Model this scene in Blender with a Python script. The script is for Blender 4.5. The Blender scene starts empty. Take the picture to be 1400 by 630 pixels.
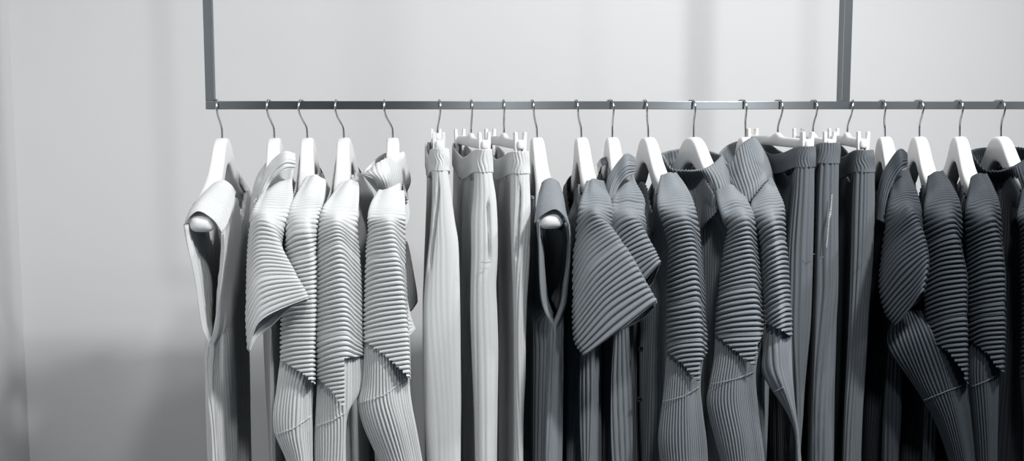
import bpy, math, random
import numpy as np
from mathutils import Vector, Matrix

random.seed(7)
S = bpy.context.scene
COL = S.collection
PI = math.pi

# ------------------------------------------------------------------ camera
FPX, CW, CH = 1550.0, 1400.0, 630.0
RAILZ = 1.75
CAM = np.array([0.0, -2.0, RAILZ - 0.004])
PSI, TH = math.atan(125 / 1550.0), math.atan(168 / 1550.0)
fw = np.array([math.sin(PSI) * math.cos(TH), math.cos(PSI) * math.cos(TH), -math.sin(TH)])
rt = np.array([math.cos(PSI), -math.sin(PSI), 0.0])
up = np.cross(rt, fw)


def P(px, py, Y):
    """point of the plane y = Y that the photo shows at pixel px, py"""
    d = fw + rt * (px - CW / 2) / FPX - up * (py - CH / 2) / FPX
    return CAM + d * ((Y - CAM[1]) / d[1])


def proj(p):
    v = np.asarray(p) - CAM
    dz = v @ fw
    return np.stack([CW / 2 + FPX * (v @ rt) / dz, CH / 2 - FPX * (v @ up) / dz], -1)


cam = bpy.data.objects.new('camera', bpy.data.cameras.new('camera'))
COL.objects.link(cam)
cam.data.sensor_width = 36.0
cam.data.lens = FPX / CW * 36.0
cam.data.clip_start = 0.05
m = Matrix(((rt[0], up[0], -fw[0], CAM[0]), (rt[1], up[1], -fw[1], CAM[1]), (rt[2], up[2], -fw[2], CAM[2]), (0, 0, 0, 1)))
cam.matrix_world = m
S.camera = cam


# ------------------------------------------------------------------ materials
def mat(name, col, rough=0.8, metal=0.0, spec=0.3, noise=0.0, nscale=300, bump=0.0, bscale=900, sheen=0.0, aniso=0.0, sss=0.0):
    M = bpy.data.materials.new(name)
    M.use_nodes = True
    nt = M.node_tree
    b = nt.nodes['Principled BSDF']
    b.inputs['Base Color'].default_value = (*col, 1)
    b.inputs['Roughness'].default_value = rough
    b.inputs['Metallic'].default_value = metal
    b.inputs['Specular IOR Level'].default_value = spec
    if sheen:
        b.inputs['Sheen Weight'].default_value = sheen
        b.inputs['Sheen Roughness'].default_value = 0.5
    if aniso:
        b.inputs['Anisotropic'].default_value = aniso
        t = nt.nodes.new('ShaderNodeTangent')
        t.direction_type = 'RADIAL'
        t.axis = 'X'
        b.inputs['Anisotropic Rotation'].default_value = 0.0
        nt.links.new(t.outputs[0], b.inputs['Tangent'])
    tc = nt.nodes.new('ShaderNodeTexCoord')
    if noise:
        n = nt.nodes.new('ShaderNodeTexNoise')
        n.inputs['Scale'].default_value = nscale
        n.inputs['Detail'].default_value = 3
        r = nt.nodes.new('ShaderNodeMix')
        r.data_type = 'RGBA'
        r.inputs['A'].default_value = (*[c * (1 - noise) for c in col], 1)
        r.inputs['B'].default_value = (*[min(1, c * (1 + noise)) for c in col], 1)
        nt.links.new(tc.outputs['Object'], n.inputs['Vector'])
        nt.links.new(n.outputs['Fac'], r.inputs['Factor'])
        nt.links.new(r.outputs['Result'], b.inputs['Base Color'])
    if bump:
        n2 = nt.nodes.new('ShaderNodeTexNoise')
        n2.inputs['Scale'].default_value = bscale
        n2.inputs['Detail'].default_value = 2
        bp = nt.nodes.new('ShaderNodeBump')
        bp.inputs['Strength'].default_value = bump
        bp.inputs['Distance'].default_value = 0.001
        nt.links.new(tc.outputs['Object'], n2.inputs['Vector'])
        nt.links.new(n2.outputs['Fac'], bp.inputs['Height'])
        nt.links.new(bp.outputs['Normal'], b.inputs['Normal'])
    return M


PALE = mat('pale_pleated_cloth', (0.64, 0.65, 0.65), 0.85, noise=0.10, nscale=700, bump=0.25)
PALET = mat('pale_trouser_cloth', (0.66, 0.67, 0.67), 0.85, noise=0.10, nscale=700, bump=0.25)
GREY = mat('slate_pleated_cloth', (0.220, 0.241, 0.259), 0.75, spec=0.35, noise=0.15, nscale=700, bump=0.25)
GREYT = mat('slate_trouser_cloth', (0.125, 0.140, 0.153), 0.75, spec=0.35, noise=0.15, nscale=700, bump=0.25)
INK = mat('ink_pleated_cloth', (0.038, 0.046, 0.055), 0.65, spec=0.4, noise=0.15, nscale=700, bump=0.25)
THREAD = {PALE: mat('pale_thread', (0.72, 0.73, 0.73)), GREY: mat('grey_thread', (0.30, 0.31, 0.32)), INK: mat('dim_thread', (0.14, 0.15, 0.16))}
WHITE = mat('white_plastic', (0.80, 0.80, 0.80), 0.38, spec=0.45)
CHROME = mat('hook_wire', (0.62, 0.63, 0.64), 0.22, metal=1.0)
STEEL = mat('brushed_steel', (0.20, 0.218, 0.23), 0.33, metal=0.9, aniso=0.9)
PIN = mat('dark_pin', (0.05, 0.055, 0.06), 0.4, metal=0.6)
BUTTON = mat('dark_button', (0.03, 0.035, 0.04), 0.3)
ZIPM = mat('zip_tape', (0.55, 0.56, 0.56), 0.5)
WALLM = mat('white_paint', (0.67, 0.67, 0.67), 0.75, spec=0.12, noise=0.012, nscale=6)
CEILM = mat('ceiling_paint', (0.55, 0.56, 0.57), 0.8)
FLOORM = mat('grey_concrete_floor', (0.16, 0.17, 0.18), 0.5, noise=0.15, nscale=8)


# ------------------------------------------------------------------ object helpers
def link(name, me, parent=None):
    o = bpy.data.objects.new(name, me)
    COL.objects.link(o)
    if parent is not None:
        o.parent = parent
    return o


def thing(name, label, cat, group=None, loc=(0, 0, 0)):
    o = bpy.data.objects.new(name, None)
    COL.objects.link(o)
    o.empty_display_size = 0.05
    o.location = loc
    o['label'] = label
    o['category'] = cat
    if group:
        o['group'] = group
    return o


def mesh(name, verts, faces, material, smooth=True):
    me = bpy.data.meshes.new(name)
    me.from_pydata([tuple(v) for v in verts], [], faces)
    me.materials.append(material)
    if smooth:
        me.polygons.foreach_set('use_smooth', [True] * len(me.polygons))
    me.update()
    return me


def gridmesh(name, Pts, material, cu=False, mask=None):
    """Pts: (nv, nu, 3) array -> quads; cu closes the u direction; mask (nv, nu) keeps vertices"""
    nv, nu = Pts.shape[:2]
    i = np.arange(nv - 1)[:, None]
    j = np.arange(nu if cu else nu - 1)[None, :]
    j2 = (j + 1) % nu
    q = np.stack([i * nu + j, i * nu + j2, (i + 1) * nu + j2, (i + 1) * nu + j], -1).reshape(-1, 4)
    V = Pts.reshape(-1, 3)
    if mask is not None:
        mk = mask.reshape(-1)
        q = q[mk[q].all(1)]
        used = np.unique(q)
        rem = np.full(len(V), -1)
        rem[used] = np.arange(len(used))
        V = V[used]
        q = rem[q]
    me = bpy.data.meshes.new(name)
    me.vertices.add(len(V))
    me.vertices.foreach_set('co', V.astype(np.float32).ravel())
    me.loops.add(q.size)
    me.loops.foreach_set('vertex_index', q.astype(np.int32).ravel())
    me.polygons.add(len(q))
    me.polygons.foreach_set('loop_start', np.arange(0, q.size, 4, dtype=np.int32))
    me.polygons.foreach_set('use_smooth', np.ones(len(q), dtype=bool))
    me.materials.append(material)
    me.update(calc_edges=True)
    me.validate()
    return me


def hermite(X, t, tq, closed=False):
    """interpolate X (n, ...) given at parameters t at tq"""
    X = np.asarray(X, float)
    n = len(X)
    if closed:
        per = t[-1] + (t[-1] - t[-2] if n > 1 else 1)
    if closed:
        Xe = np.concatenate([X[-1:], X, X[:2]])
        te = np.concatenate([[t[0] - (T_CLOSE[0])], t, [T_CLOSE[1], T_CLOSE[1] + t[1] - t[0]]])
        d = np.zeros_like(Xe)
        for k in range(1, len(Xe) - 1):
            h0, h1 = te[k] - te[k - 1], te[k + 1] - te[k]
            d[k] = ((Xe[k] - Xe[k - 1]) / h0 * h1 + (Xe[k + 1] - Xe[k]) / h1 * h0) / (h0 + h1)
        k = np.clip(np.searchsorted(te, tq, side='right') - 1, 1, len(te) - 3)
    else:
        Xe, te = X, np.asarray(t, float)
        d = np.zeros_like(Xe)
        for k in range(n):
            if k == 0:
                d[k] = (Xe[1] - Xe[0]) / (te[1] - te[0])
            elif k == n - 1:
                d[k] = (Xe[-1] - Xe[-2]) / (te[-1] - te[-2])
            else:
                h0, h1 = te[k] - te[k - 1], te[k + 1] - te[k]
                d[k] = ((Xe[k] - Xe[k - 1]) / h0 * h1 + (Xe[k + 1] - Xe[k]) / h1 * h0) / (h0 + h1)
        k = np.clip(np.searchsorted(te, tq, side='right') - 1, 0, n - 2)
    h = te[k + 1] - te[k]
    s = (tq - te[k]) / h
    sh = (-1,) + (1,) * (Xe.ndim - 1)
    s, h = s.reshape(sh), h.reshape(sh)
    return ((2 * s**3 - 3 * s**2 + 1) * Xe[k] + (s**3 - 2 * s**2 + s) * h * d[k]
            + (-2 * s**3 + 3 * s**2) * Xe[k + 1] + (s**3 - s**2) * h * d[k + 1])


T_CLOSE = [1.0, 1.0]


def ridge(x, sharp=0.75):
    d = np.abs(x - np.round(x))
    return np.abs(np.sin(PI * x)) ** sharp - 0.75 * np.exp(-(d / 0.13) ** 2)


def wob(u, v, seed, fu=3.0, fv=3.0):
    r = np.random.RandomState(seed)
    o = 0
    for k in range(4):
        a, b, c, p = r.uniform(-fu, fu), r.uniform(-fv, fv), r.uniform(0.4, 1), r.uniform(0, 6.28)
        o = o + c * np.sin(a * u * 6.28 + b * v * 6.28 + p)
    return o / 2.5


def surf(rows, nu, nv, closed=True):
    """smooth surface through rows (R, K, 3); returns pts, u-length (nu), v-length (nv)"""
    A = np.asarray(rows, float)
    R, K = A.shape[:2]
    # v parameter
    dv = np.linalg.norm(np.diff(A, axis=0), axis=-1).mean(1)
    tv = np.concatenate([[0], np.cumsum(np.sqrt(dv))])
    dense = hermite(A, tv, np.linspace(0, tv[-1], max(8 * R, 60)))
    L = np.concatenate([[0], np.cumsum(np.linalg.norm(np.diff(dense, axis=0), axis=-1).mean(1))])
    tq = np.interp(np.linspace(0, L[-1], nv), L, np.linspace(0, tv[-1], len(L)))
    G = hermite(A, tv, tq)                      # nv, K, 3
    # u parameter
    B = np.swapaxes(G, 0, 1)                    # K, nv, 3
    if closed:
        dn = np.sqrt(np.linalg.norm(np.roll(B, -1, 0) - B, axis=-1).mean(1))
        tu = np.concatenate([[0], np.cumsum(dn[:-1])])
        T_CLOSE[0] = dn[-1]
        T_CLOSE[1] = tu[-1] + dn[-1]
        end = T_CLOSE[1]
        fine = np.linspace(0, end, 200)
        D = hermite(B, tu, fine, True)
    else:
        dn = np.sqrt(np.linalg.norm(np.diff(B, axis=0), axis=-1).mean(1))
        tu = np.concatenate([[0], np.cumsum(dn)])
        end = tu[-1]
        fine = np.linspace(0, end, 200)
        D = hermite(B, tu, fine)
    Lu = np.concatenate([[0], np.cumsum(np.linalg.norm(np.diff(D, axis=0), axis=-1).mean(1))])
    q = np.linspace(0, Lu[-1], nu + 1)[:-1] if closed else np.linspace(0, Lu[-1], nu)
    uq = np.interp(q, Lu, fine)
    Q = hermite(B, tu, uq, closed)
    return np.swapaxes(Q, 0, 1), q, np.linspace(0, L[-1], nv), uq, tu


def length_of(rows, closed=True):
    A = np.asarray(rows, float)
    lv = np.linalg.norm(np.diff(A, axis=0), axis=-1).mean(1).sum()
    B = np.roll(A, -1, 1) - A if closed else np.diff(A, axis=1)
    lu = np.linalg.norm(B, axis=-1).sum(1).mean()
    return lu, lv


def normals(G, closed):
    if closed:
        du = np.roll(G, -1, 1) - np.roll(G, 1, 1)
    else:
        du = np.gradient(G, axis=1)
    dv = np.gradient(G, axis=0)
    n = np.cross(du, dv)
    n /= np.linalg.norm(n, axis=-1, keepdims=True) + 1e-12
    return n


def smoothstep(a, b, x):
    t = np.clip((x - a) / (b - a), 0, 1)
    return t * t * (3 - 2 * t)


def loft(name, rows, material, parent, mode='v', period=0.0074, amp=0.0022, ramp=None, closed=True, seed=0, res=11,
         cut=None, base=48, lane=None, groove=None, outward=None, jit=0.25, extra=None, sharp=0.75, thick=0.0, slack=0.0):
    """one cloth surface; mode 'v' = ridges across the length, 'u' = ridges along it, None = plain"""
    lu, lv = length_of(rows, closed)
    nu, nv = base, max(24, int(lv / 0.010))
    if mode == 'v':
        nv = max(24, int(lv / period * res))
    if mode == 'u':
        nu = max(24, int(lu / period * res))
    G, qu, qv, uq, tu = surf(rows, nu, nv, closed)
    n = normals(G, closed)
    if closed:
        c = G.mean(1, keepdims=True)
        if ((G - c) * n).sum() < 0:
            n = -n
    elif outward is not None and (n.reshape(-1, 3) @ np.array(outward)).sum() < 0:
        n = -n
    U = (qu / max(qu[-1], 1e-9))[None, :]
    V = (qv / max(qv[-1], 1e-9))[:, None]
    h = np.zeros(G.shape[:2])
    if mode == 'v':
        ph = qv[:, None] / period + jit * wob(U if not closed else np.sin(PI * U), V, seed, 1.2, 6)
        a = amp * (1 + 0.25 * wob(np.sin(PI * U), V, seed + 5, 2, 5))
        h = a * (ridge(ph, 0.62) - 0.45)
        # the odd pressed crease across the sleeve
        r = np.random.RandomState(seed + 9)
        for _ in range(2):
            v0 = r.uniform(0.35, 0.85)
            h = h * (1 - 0.75 * np.exp(-((V - v0 - 0.01 * U) * lv / (0.55 * period)) ** 2))
        if ramp:
            h = h * (ramp[2] + (1 - ramp[2]) * smoothstep(ramp[0], ramp[1], V))
    elif mode == 'u':
        k = max(1, round(qu[-1] / period)) if closed else qu[-1] / period
        ph = k * qu[None, :] / (qu[-1] + (qu[1] - qu[0] if closed else 0)) + jit * wob(np.sin(2 * PI * U), V, seed, 1.5, 1.5)
        a = amp * (1 + 0.3 * wob(np.sin(2 * PI * U), V, seed + 5, 3, 2))
        h = a * (ridge(ph, sharp) - 0.5)
        if ramp:
            h = h * (ramp[2] + (1 - ramp[2]) * smoothstep(ramp[0], ramp[1], V))
    if slack:
        h = h + slack * wob(np.sin(2 * PI * U), V, seed + 3, 2.2, 1.3) * smoothstep(0.05, 0.5, V)
    if extra is not None:
        h = h + extra(U, V, uq, tu)
    G = G + n * h[..., None]
    if lane is not None:
        G = squeeze(lane, G)
    if groove is not None:
        pp = proj(G.reshape(-1, 3)).reshape(G.shape[0], G.shape[1], 2)
        gx, gy = [g_[0] for g_ in groove], [g_[1] for g_ in groove]
        d = np.abs(pp[..., 0] - np.interp(pp[..., 1], gy, gx)) / 1.5
        win = smoothstep(gy[0] - 3, gy[0] + 6, pp[..., 1]) * smoothstep(gy[-1] + 2, gy[-1] - 2, pp[..., 1])
        G = G - n * (0.011 * np.exp(-d ** 2) * win * (n[..., 1] < 0.25))[..., None]
    mask = None
    if cut is not None:
        pp = proj(G.reshape(-1, 3)).reshape(G.shape[0], G.shape[1], 2)
        cx = [c_[0] for c_ in cut]
        cy = [c_[1] for c_ in cut]
        mask = pp[..., 1] <= np.interp(pp[..., 0], cx, cy) + 1.0
    me = gridmesh(name, G, material, closed, mask)
    o = link(name, me, parent)
    if thick:
        s = o.modifiers.new('thickness', 'SOLIDIFY')
        s.thickness = thick
        s.offset = 0
    return o, G


def tube(name, pts, rad, material, parent=None, n=8, sub=6, taper=None):
    A = np.asarray(pts, float)
    t = np.concatenate([[0], np.cumsum(np.linalg.norm(np.diff(A, axis=0), axis=1))])
    C = hermite(A, t, np.linspace(0, t[-1], (len(A) - 1) * sub + 1)) if len(A) > 2 else A
    T = np.gradient(C, axis=0)
    T /= np.linalg.norm(T, axis=1, keepdims=True)
    ref = np.array([1.0, 0.13, 0.05])
    rows = []
    for c, d in zip(C, T):
        a = np.cross(d, ref)
        a /= np.linalg.norm(a)
        b = np.cross(d, a)
        rows.append([c + rad * (math.cos(2 * PI * k / n) * a + math.sin(2 * PI * k / n) * b) for k in range(n)])
    V = np.array(rows).reshape(-1, 3)
    F = []
    m_ = len(C)
    for i in range(m_ - 1):
        for k in range(n):
            F.append((i * n + k, i * n + (k + 1) % n, (i + 1) * n + (k + 1) % n, (i + 1) * n + k))
    F.append(tuple(range(n))[::-1])
    F.append(tuple((m_ - 1) * n + k for k in range(n)))
    return link(name, mesh(name, V, F, material), parent)


def box(name, lo, hi, material, parent=None, bevel=0.0):
    x0, y0, z0 = lo
    x1, y1, z1 = hi
    V = [(x0, y0, z0), (x1, y0, z0), (x1, y1, z0), (x0, y1, z0), (x0, y0, z1), (x1, y0, z1), (x1, y1, z1), (x0, y1, z1)]
    F = [(3, 2, 1, 0), (4, 5, 6, 7), (0, 1, 5, 4), (1, 2, 6, 5), (2, 3, 7, 6), (3, 0, 4, 7)]
    o = link(name, mesh(name, V, F, material, False), parent)
    if bevel:
        b = o.modifiers.new('bevel', 'BEVEL')
        b.width = bevel
        b.segments = 2
    return o


# ------------------------------------------------------------------ the room
YW = 0.62
XL = P(30, 400, YW)[0]


def setting(name, lo, hi, material):
    o = box(name, lo, hi, material)
    o['kind'] = 'structure'
    return o


ZC = 3.05
setting('floor', (XL - 0.1, -4.2, -0.1), (4.5, YW + 0.1, 0.0), FLOORM)
setting('ceiling', (XL - 0.1, -4.2, ZC), (4.5, YW + 0.1, ZC + 0.1), CEILM)
setting('wall_back', (XL - 0.1, YW, 0.0), (4.5, YW + 0.1, ZC), WALLM)
setting('wall_left', (XL - 0.1, -4.2, 0.0), (XL, YW, ZC), WALLM)

# ------------------------------------------------------------------ the rail frame
RH = 0.0072
frame = thing('clothes_rail', 'brushed steel rail of square bars with two tall posts, holding all the hangers', 'clothes rail', loc=(0.3, 0, RAILZ))


def rel(o):
    return o


def fpart(name, lo, hi):
    c = [(a + b) / 2 for a, b in zip(lo, hi)]
    o = box(name, [a - b for a, b in zip(lo, c)], [a - b for a, b in zip(hi, c)], STEEL, frame, 0.0008)
    o.location = [a - b for a, b in zip(c, frame.location)]
    return o


xl0 = P(281, 142, -RH)[0]
xp0, xp1 = P(1150.5, 140, -RH)[0], P(1162, 140, -RH)[0]
fpart('crossbar', (xl0, -RH, RAILZ - RH), (2.6, RH, RAILZ + RH))
fpart('post', (xl0, -RH, RAILZ + RH), (xl0 + 0.0150, RH, ZC))
fpart('post', (xp0, -RH, RAILZ + RH), (xp1, RH + 0.012, ZC))

# ------------------------------------------------------------------ hangers
HUMP = -0.0560          # hump top below the rail centre
HZ = RAILZ + HUMP
_sy = np.array([0, 0.015, 0.03, 0.045, 0.06, 0.08, 0.10, 0.13, 0.16, 0.19, 0.205, 0.212])
_zt = np.array([0, -0.0015, -0.009, -0.024, -0.040, -0.0555, -0.066, -0.0795, -0.0925, -0.106, -0.1145, -0.125])
_zb = np.array([-0.046, -0.048, -0.056, -0.067, -0.079, -0.092, -0.101, -0.1135, -0.123, -0.1395, -0.142, -0.133])
_wd = np.array([0.0112, 0.0112, 0.0114, 0.0117, 0.012, 0.013, 0.0145, 0.0175, 0.0205, 0.022, 0.019, 0.008])


def htop(s):
    return np.interp(np.abs(s), _sy, _zt)


def hwid(s):
    return np.interp(np.abs(s), _sy, _wd)


def hanger_mesh(slim=False):
    ss = np.concatenate([np.linspace(-0.212, -0.19, 6), np.linspace(-0.185, 0.185, 60), np.linspace(0.19, 0.212, 6)])
    rows = []
    # smooth the tables a little
    den = np.linspace(-0.212, 0.212, 425)

    def sm(tab):
        v = np.interp(np.abs(den), _sy, tab)
        k = np.hanning(25)
        k /= k.sum()
        w = np.convolve(np.pad(v, 12, mode='edge'), k, 'valid')
        e = smoothstep(0.195, 0.205, np.abs(den))
        return w * (1 - e) + v * e
    zt, zb, wd = sm(_zt), sm(_zb), sm(_wd)
    if slim:
        q = smoothstep(0.07, 0.14, np.abs(den))
        zb = zb + 0.006 * q
        wd = np.minimum(wd, 0.0125 + 0 * wd) * q + wd * (1 - q)
        ss = ss * 0.955
    for s in ss:
        a, b, w = np.interp(s, den, zt), np.interp(s, den, zb), np.interp(s, den, wd)
        c, hh = (a + b) / 2, (a - b) / 2
        pw = 0.34 + 0.30 * smoothstep(0.06, 0.15, abs(s))
        r = []
        for k in range(28):
            t = 2 * PI * k / 28
            ct, st = math.cos(t), math.sin(t)
            r.append((w * math.copysign(abs(ct) ** pw, ct), -s, c + hh * math.copysign(abs(st) ** pw, st)))
        rows.append(r)
    G = np.array(rows)
    V = G.reshape(-1, 3)
    n = 28
    F = []
    for i in range(len(ss) - 1):
        for k in range(n):
            F.append((i * n + k, (i + 1) * n + k, (i + 1) * n + (k + 1) % n, i * n + (k + 1) % n))
    F.append(tuple(range(n)))
    F.append(tuple((len(ss) - 1) * n + k for k in range(n))[::-1])
    return mesh('hanger_body', V, F, WHITE)


HM = hanger_mesh()
HMS = hanger_mesh(True)


LANES = []
_lane_px = [(303.7, 280, -0.2, 303.7), (375, 367, -0.2, 367.7), (420, 416, -0.2, 412), (470, 463, -0.2, 459.7), (537, 538, -0.2, 537), (598, 604, -0.17, 598), (641, 663, -0.17, 641), (689, 712, -0.17, 689),
            (734, 753, -0.2, 727.2), (794.6, 817, -0.2, 787.5), (837, 859, -0.2, 833.5), (886, 930, -0.2, 881.2), (948, 1016, -0.2, 944.7), (1019, 1056, -0.2, 1013.8), (1066, 1100, -0.17, 1066), (1111, 1133, -0.17, 1111),
            (1156, 1183, -0.17, 1156), (1209.5, 1240, -0.2, 1205.2), (1256.5, 1293, -0.2, 1254.7), (1311.7, 1347, -0.2, 1309.2), (1368, 1433, -0.2, 1364.8)]
for _n, _t, _y, _h in _lane_px:
    _a, _b = P(_n, 191, 0.0)[0], P(_t, 303, _y)[0]
    _k = max(-0.2, min(0.2, (_a - P(_h, 140, 0)[0]) / 0.056 * 0.4))
    _a += 0.125 * _k
    LANES.append((_a, (_a - _b) / -_y))


def lane_x(i, y):
    return LANES[i][0] + LANES[i][1] * y


def squeeze(i, Q, gap=0.0022):
    """keep cloth between the middle planes to its neighbours on the rail"""
    Q = np.array(Q, float)
    x, y = Q[..., 0], Q[..., 1]
    c = lane_x(i, y)
    lo = (c + lane_x(i - 1, y)) / 2 + gap if i > 0 else c - 0.2
    hi = (c + lane_x(i + 1, y)) / 2 - gap if i < len(LANES) - 1 else c + 0.2

    def soft(d, lim):
        lim = np.maximum(lim, 0.004)
        k = 0.6 * lim
        return np.where(d < k, d, k + (lim - k) * np.tanh((d - k) / (lim - k)))
    d = x - c
    Q[..., 0] = c + np.where(d > 0, soft(d, hi - c), -soft(-d, c - lo))
    return Q


class Fr:
    """frame of one hanger: origin at the hump, e = towards the viewer along the hanger, n = to the right; k = lean of the hanger"""
    def __init__(self, neck, tip, tipY=-0.2, tipy=303, hk=None, damp=0.4):
        a = P(neck, 191, 0.0)
        b = P(tip, tipy, tipY)
        self.k = 0.0
        if hk is not None:
            self.k = max(-0.2, min(0.2, (a[0] - P(hk, 140, 0)[0]) / 0.056 * damp))
        self.o = np.array([a[0], 0.0, HZ])
        d = np.array([b[0] - a[0] - self.k * 0.125 * (tipy > 250), tipY])
        d /= np.linalg.norm(d)
        self.e = np.array([d[0], d[1], 0])
        self.n = np.array([-d[1], d[0], 0])
        self.yaw = math.atan2(d[0], -d[1])

    def at(self, s, nn, z):
        return self.o + self.e * s + self.n * (nn + self.k * min(-z, 0.125)) + np.array([0, 0, z])


def hook(parent, neckpx, frontpx, rearpx, low=0.0, o=None):
    """wire hook over the crossbar; the three pixels fix where it leans"""
    n = P(neckpx, 190, 0.0)[0]
    f = P(frontpx, 140, -0.016)[0]
    r = P(rearpx, 137, 0.017)[0]
    mid = (f + r) / 2
    t = RAILZ + RH + 0.0020
    z0 = HZ - 0.012 - low
    pts = [(n, 0.0, z0), (n, 0.0, HZ + 0.004), (n + (f - n) * 0.08, 0.0003, RAILZ - 0.039), (n + (f - n) * 0.45, -0.004, RAILZ - 0.028),
           (n + (f - n) * 0.85, -0.0125, RAILZ - 0.016), (f, -0.0165, RAILZ - 0.004), (f + (r - f) * 0.10, -0.0135, RAILZ + 0.0045),
           (f + (r - f) * 0.32, -0.007, t - 0.0003), (mid, 0.0, t), (f + (r - f) * 0.70, 0.007, t - 0.0003), (f + (r - f) * 0.9, 0.0135, RAILZ + 0.0045),
           (r, 0.0165, RAILZ - 0.003)]
    q = np.array(pts) - np.array(parent.location)
    # undo the parent's turn
    q = q @ np.array(parent.rotation_euler.to_matrix())
    return tube('hook', q, 0.0019, CHROME, parent, 8, 5)


def coat_hanger(neck, front, rear, tip, label, damp=0.4):
    F = Fr(neck, tip, hk=(front + rear) / 2, damp=damp)
    t = thing('coat_hanger', label, 'hanger', 'white contoured hangers on the rail', F.o)
    t.rotation_euler = (0, -math.atan(F.k), F.yaw)
    link('hanger_body', HM if 'tip' in label else HMS, t)
    hook(t, neck, front, rear)
    CUR[0] = F
    return F


def sect(rows, material, name, parent, n=20, power=0.6):
    """rows of (centre, half-axis a, half-axis b) -> closed tube with end caps"""
    V, Fc = [], []
    for c, a, b in rows:
        c, a, b = map(np.array, (c, a, b))
        for k in range(n):
            t = 2 * PI * k / n
            ct, st = math.cos(t), math.sin(t)
            V.append(c + a * math.copysign(abs(ct) ** power, ct) + b * math.copysign(abs(st) ** power, st))
    for i in range(len(rows) - 1):
        for k in range(n):
            Fc.append((i * n + k, (i + 1) * n + k, (i + 1) * n + (k + 1) % n, i * n + (k + 1) % n))
    Fc.append(tuple(range(n)))
    Fc.append(tuple((len(rows) - 1) * n + k for k in range(n))[::-1])
    return link(name, mesh(name, V, Fc, material), parent)


BARZ = -0.0085   # bar centre below the hump level
CLIPS = 0.150


def lever_mesh(side):
    """one lever of a clothes-peg clip, seen end-on: splayed grip above, jaw below"""
    prof = [(0.0078, 0.025, 0.0024), (0.0076, 0.018, 0.0026), (0.0070, 0.009, 0.0030), (0.0062, 0.000, 0.0034), (0.0058, -0.010, 0.0030),
            (0.0066, -0.020, 0.0026), (0.0068, -0.030, 0.0022), (0.0070, -0.040, 0.0016)]
    V, Fc = [], []
    for x, z, h in prof:
        w = 0.0075
        for a, b in ((-h, -w), (h, -w), (h, w), (-h, w)):
            V.append((side * (x + a * 1.0), b, z))
    for i in range(len(prof) - 1):
        for k in range(4):
            f = (i * 4 + k, i * 4 + (k + 1) % 4, (i + 1) * 4 + (k + 1) % 4, (i + 1) * 4 + k)
            Fc.append(f if side < 0 else f[::-1])
    Fc.append((0, 1, 2, 3) if side > 0 else (3, 2, 1, 0))
    e = (len(prof) - 1) * 4
    Fc.append((e + 3, e + 2, e + 1, e) if side > 0 else (e, e + 1, e + 2, e + 3))
    return mesh('lever', V, Fc, WHITE, False)


LEV = {s: lever_mesh(s) for s in (-1, 1)}


def clip_hanger(neck, front, rear, tip, label):
    F = Fr(neck, tip, -CLIPS, 200)
    t = thing('clip_hanger', label, 'hanger', 'white clip hangers holding trousers', F.o)
    t.rotation_euler = (0, 0, F.yaw)
    rows = []
    for y in np.concatenate([[-0.1615, -0.160], np.linspace(-0.157, -0.03, 8), np.linspace(-0.022, 0.022, 7), np.linspace(0.03, 0.157, 8), [0.160, 0.1615]]):
        k = math.exp(-(y / 0.02) ** 2)
        endk = 0.5 if abs(y) > 0.161 else 1.0
        h = (0.0085 + 0.004 * k) * endk
        rows.append(((0, y, BARZ + 0.004 * k), (0.0058 * endk, 0, 0), (0, 0, h)))
    sect(rows, WHITE, 'bar', t, 20, 0.7)
    hook(t, neck, front, rear)
    for y in (-CLIPS, CLIPS):
        c = bpy.data.objects.new('clip', None)
        COL.objects.link(c)
        c.empty_display_size = 0.02
        c.parent = t
        c.location = (0, y, -0.013)
        for s in (-1, 1):
            lo = link('lever', LEV[s], c)
            lv = lo.modifiers.new('bevel', 'BEVEL')
            lv.width = 0.0008
            lv.segments = 2
        tube('pin', [(-0.004, -0.0082, 0.001), (-0.0013, -0.0090, 0.0015), (0.0013, -0.0090, 0.0015), (0.004, -0.0082, 0.001)], 0.0016, PIN, c, 8, 3)
    return F


# ------------------------------------------------------------------ garment pieces
def SR(L, C, R, Y, b=0.034, bb=0.022, bdy=0, M=None, B=None, M2=None, kb=0.4):
    """one cross-section of a sleeve: left edge, front crease, right edge (pixels) at depth Y; b = how far the crease stands out"""
    M = M or (L[0] + (C[0] - L[0]) * 0.42, L[1] + (C[1] - L[1]) * 0.62)
    M2 = M2 or (C[0] + (R[0] - C[0]) * 0.55, C[1] + (R[1] - C[1]) * 0.5)
    B = B or ((L[0] + R[0]) / 2, (L[1] + R[1]) / 2 + bdy)
    return [P(*L, Y), P(*M, Y - 0.72 * b), P(*C, Y - b), P(*M2, Y - 0.55 * b), P(*R, Y),
            P(B[0] + (R[0] - B[0]) * 0.55, B[1] + (R[1] - B[1]) * kb, Y + bb * 0.85), P(*B, Y + bb), P(B[0] + (L[0] - B[0]) * 0.55, B[1] + (L[1] - B[1]) * 0.4, Y + bb * 0.85)]


CUR = [None]


def over_arm(F, px, py, Y0, lift=0.010):
    """depth at which the ray of a pixel passes just over the hanger arm"""
    best, by = 1e9, Y0
    for Y in np.arange(-0.235, 0.0, 0.001):
        p = P(px, py, Y)
        sF = np.dot(p - F.o, F.e)
        d = abs((p[2] - HZ) - (htop(sF) + lift))
        if d < best:
            best, by = d, Y
    return by


def SH(L, C, R, Y, drop=44, b=0.006):
    """cross-section of the shoulder lying over the hanger arm"""
    Y = min(Y + 0.02, over_arm(CUR[0], C[0], C[1], Y)) + b
    return SR(L, C, R, Y, b=b, bb=0.012, B=((L[0] + R[0]) / 2, (L[1] + R[1]) / 2 + drop))


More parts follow.
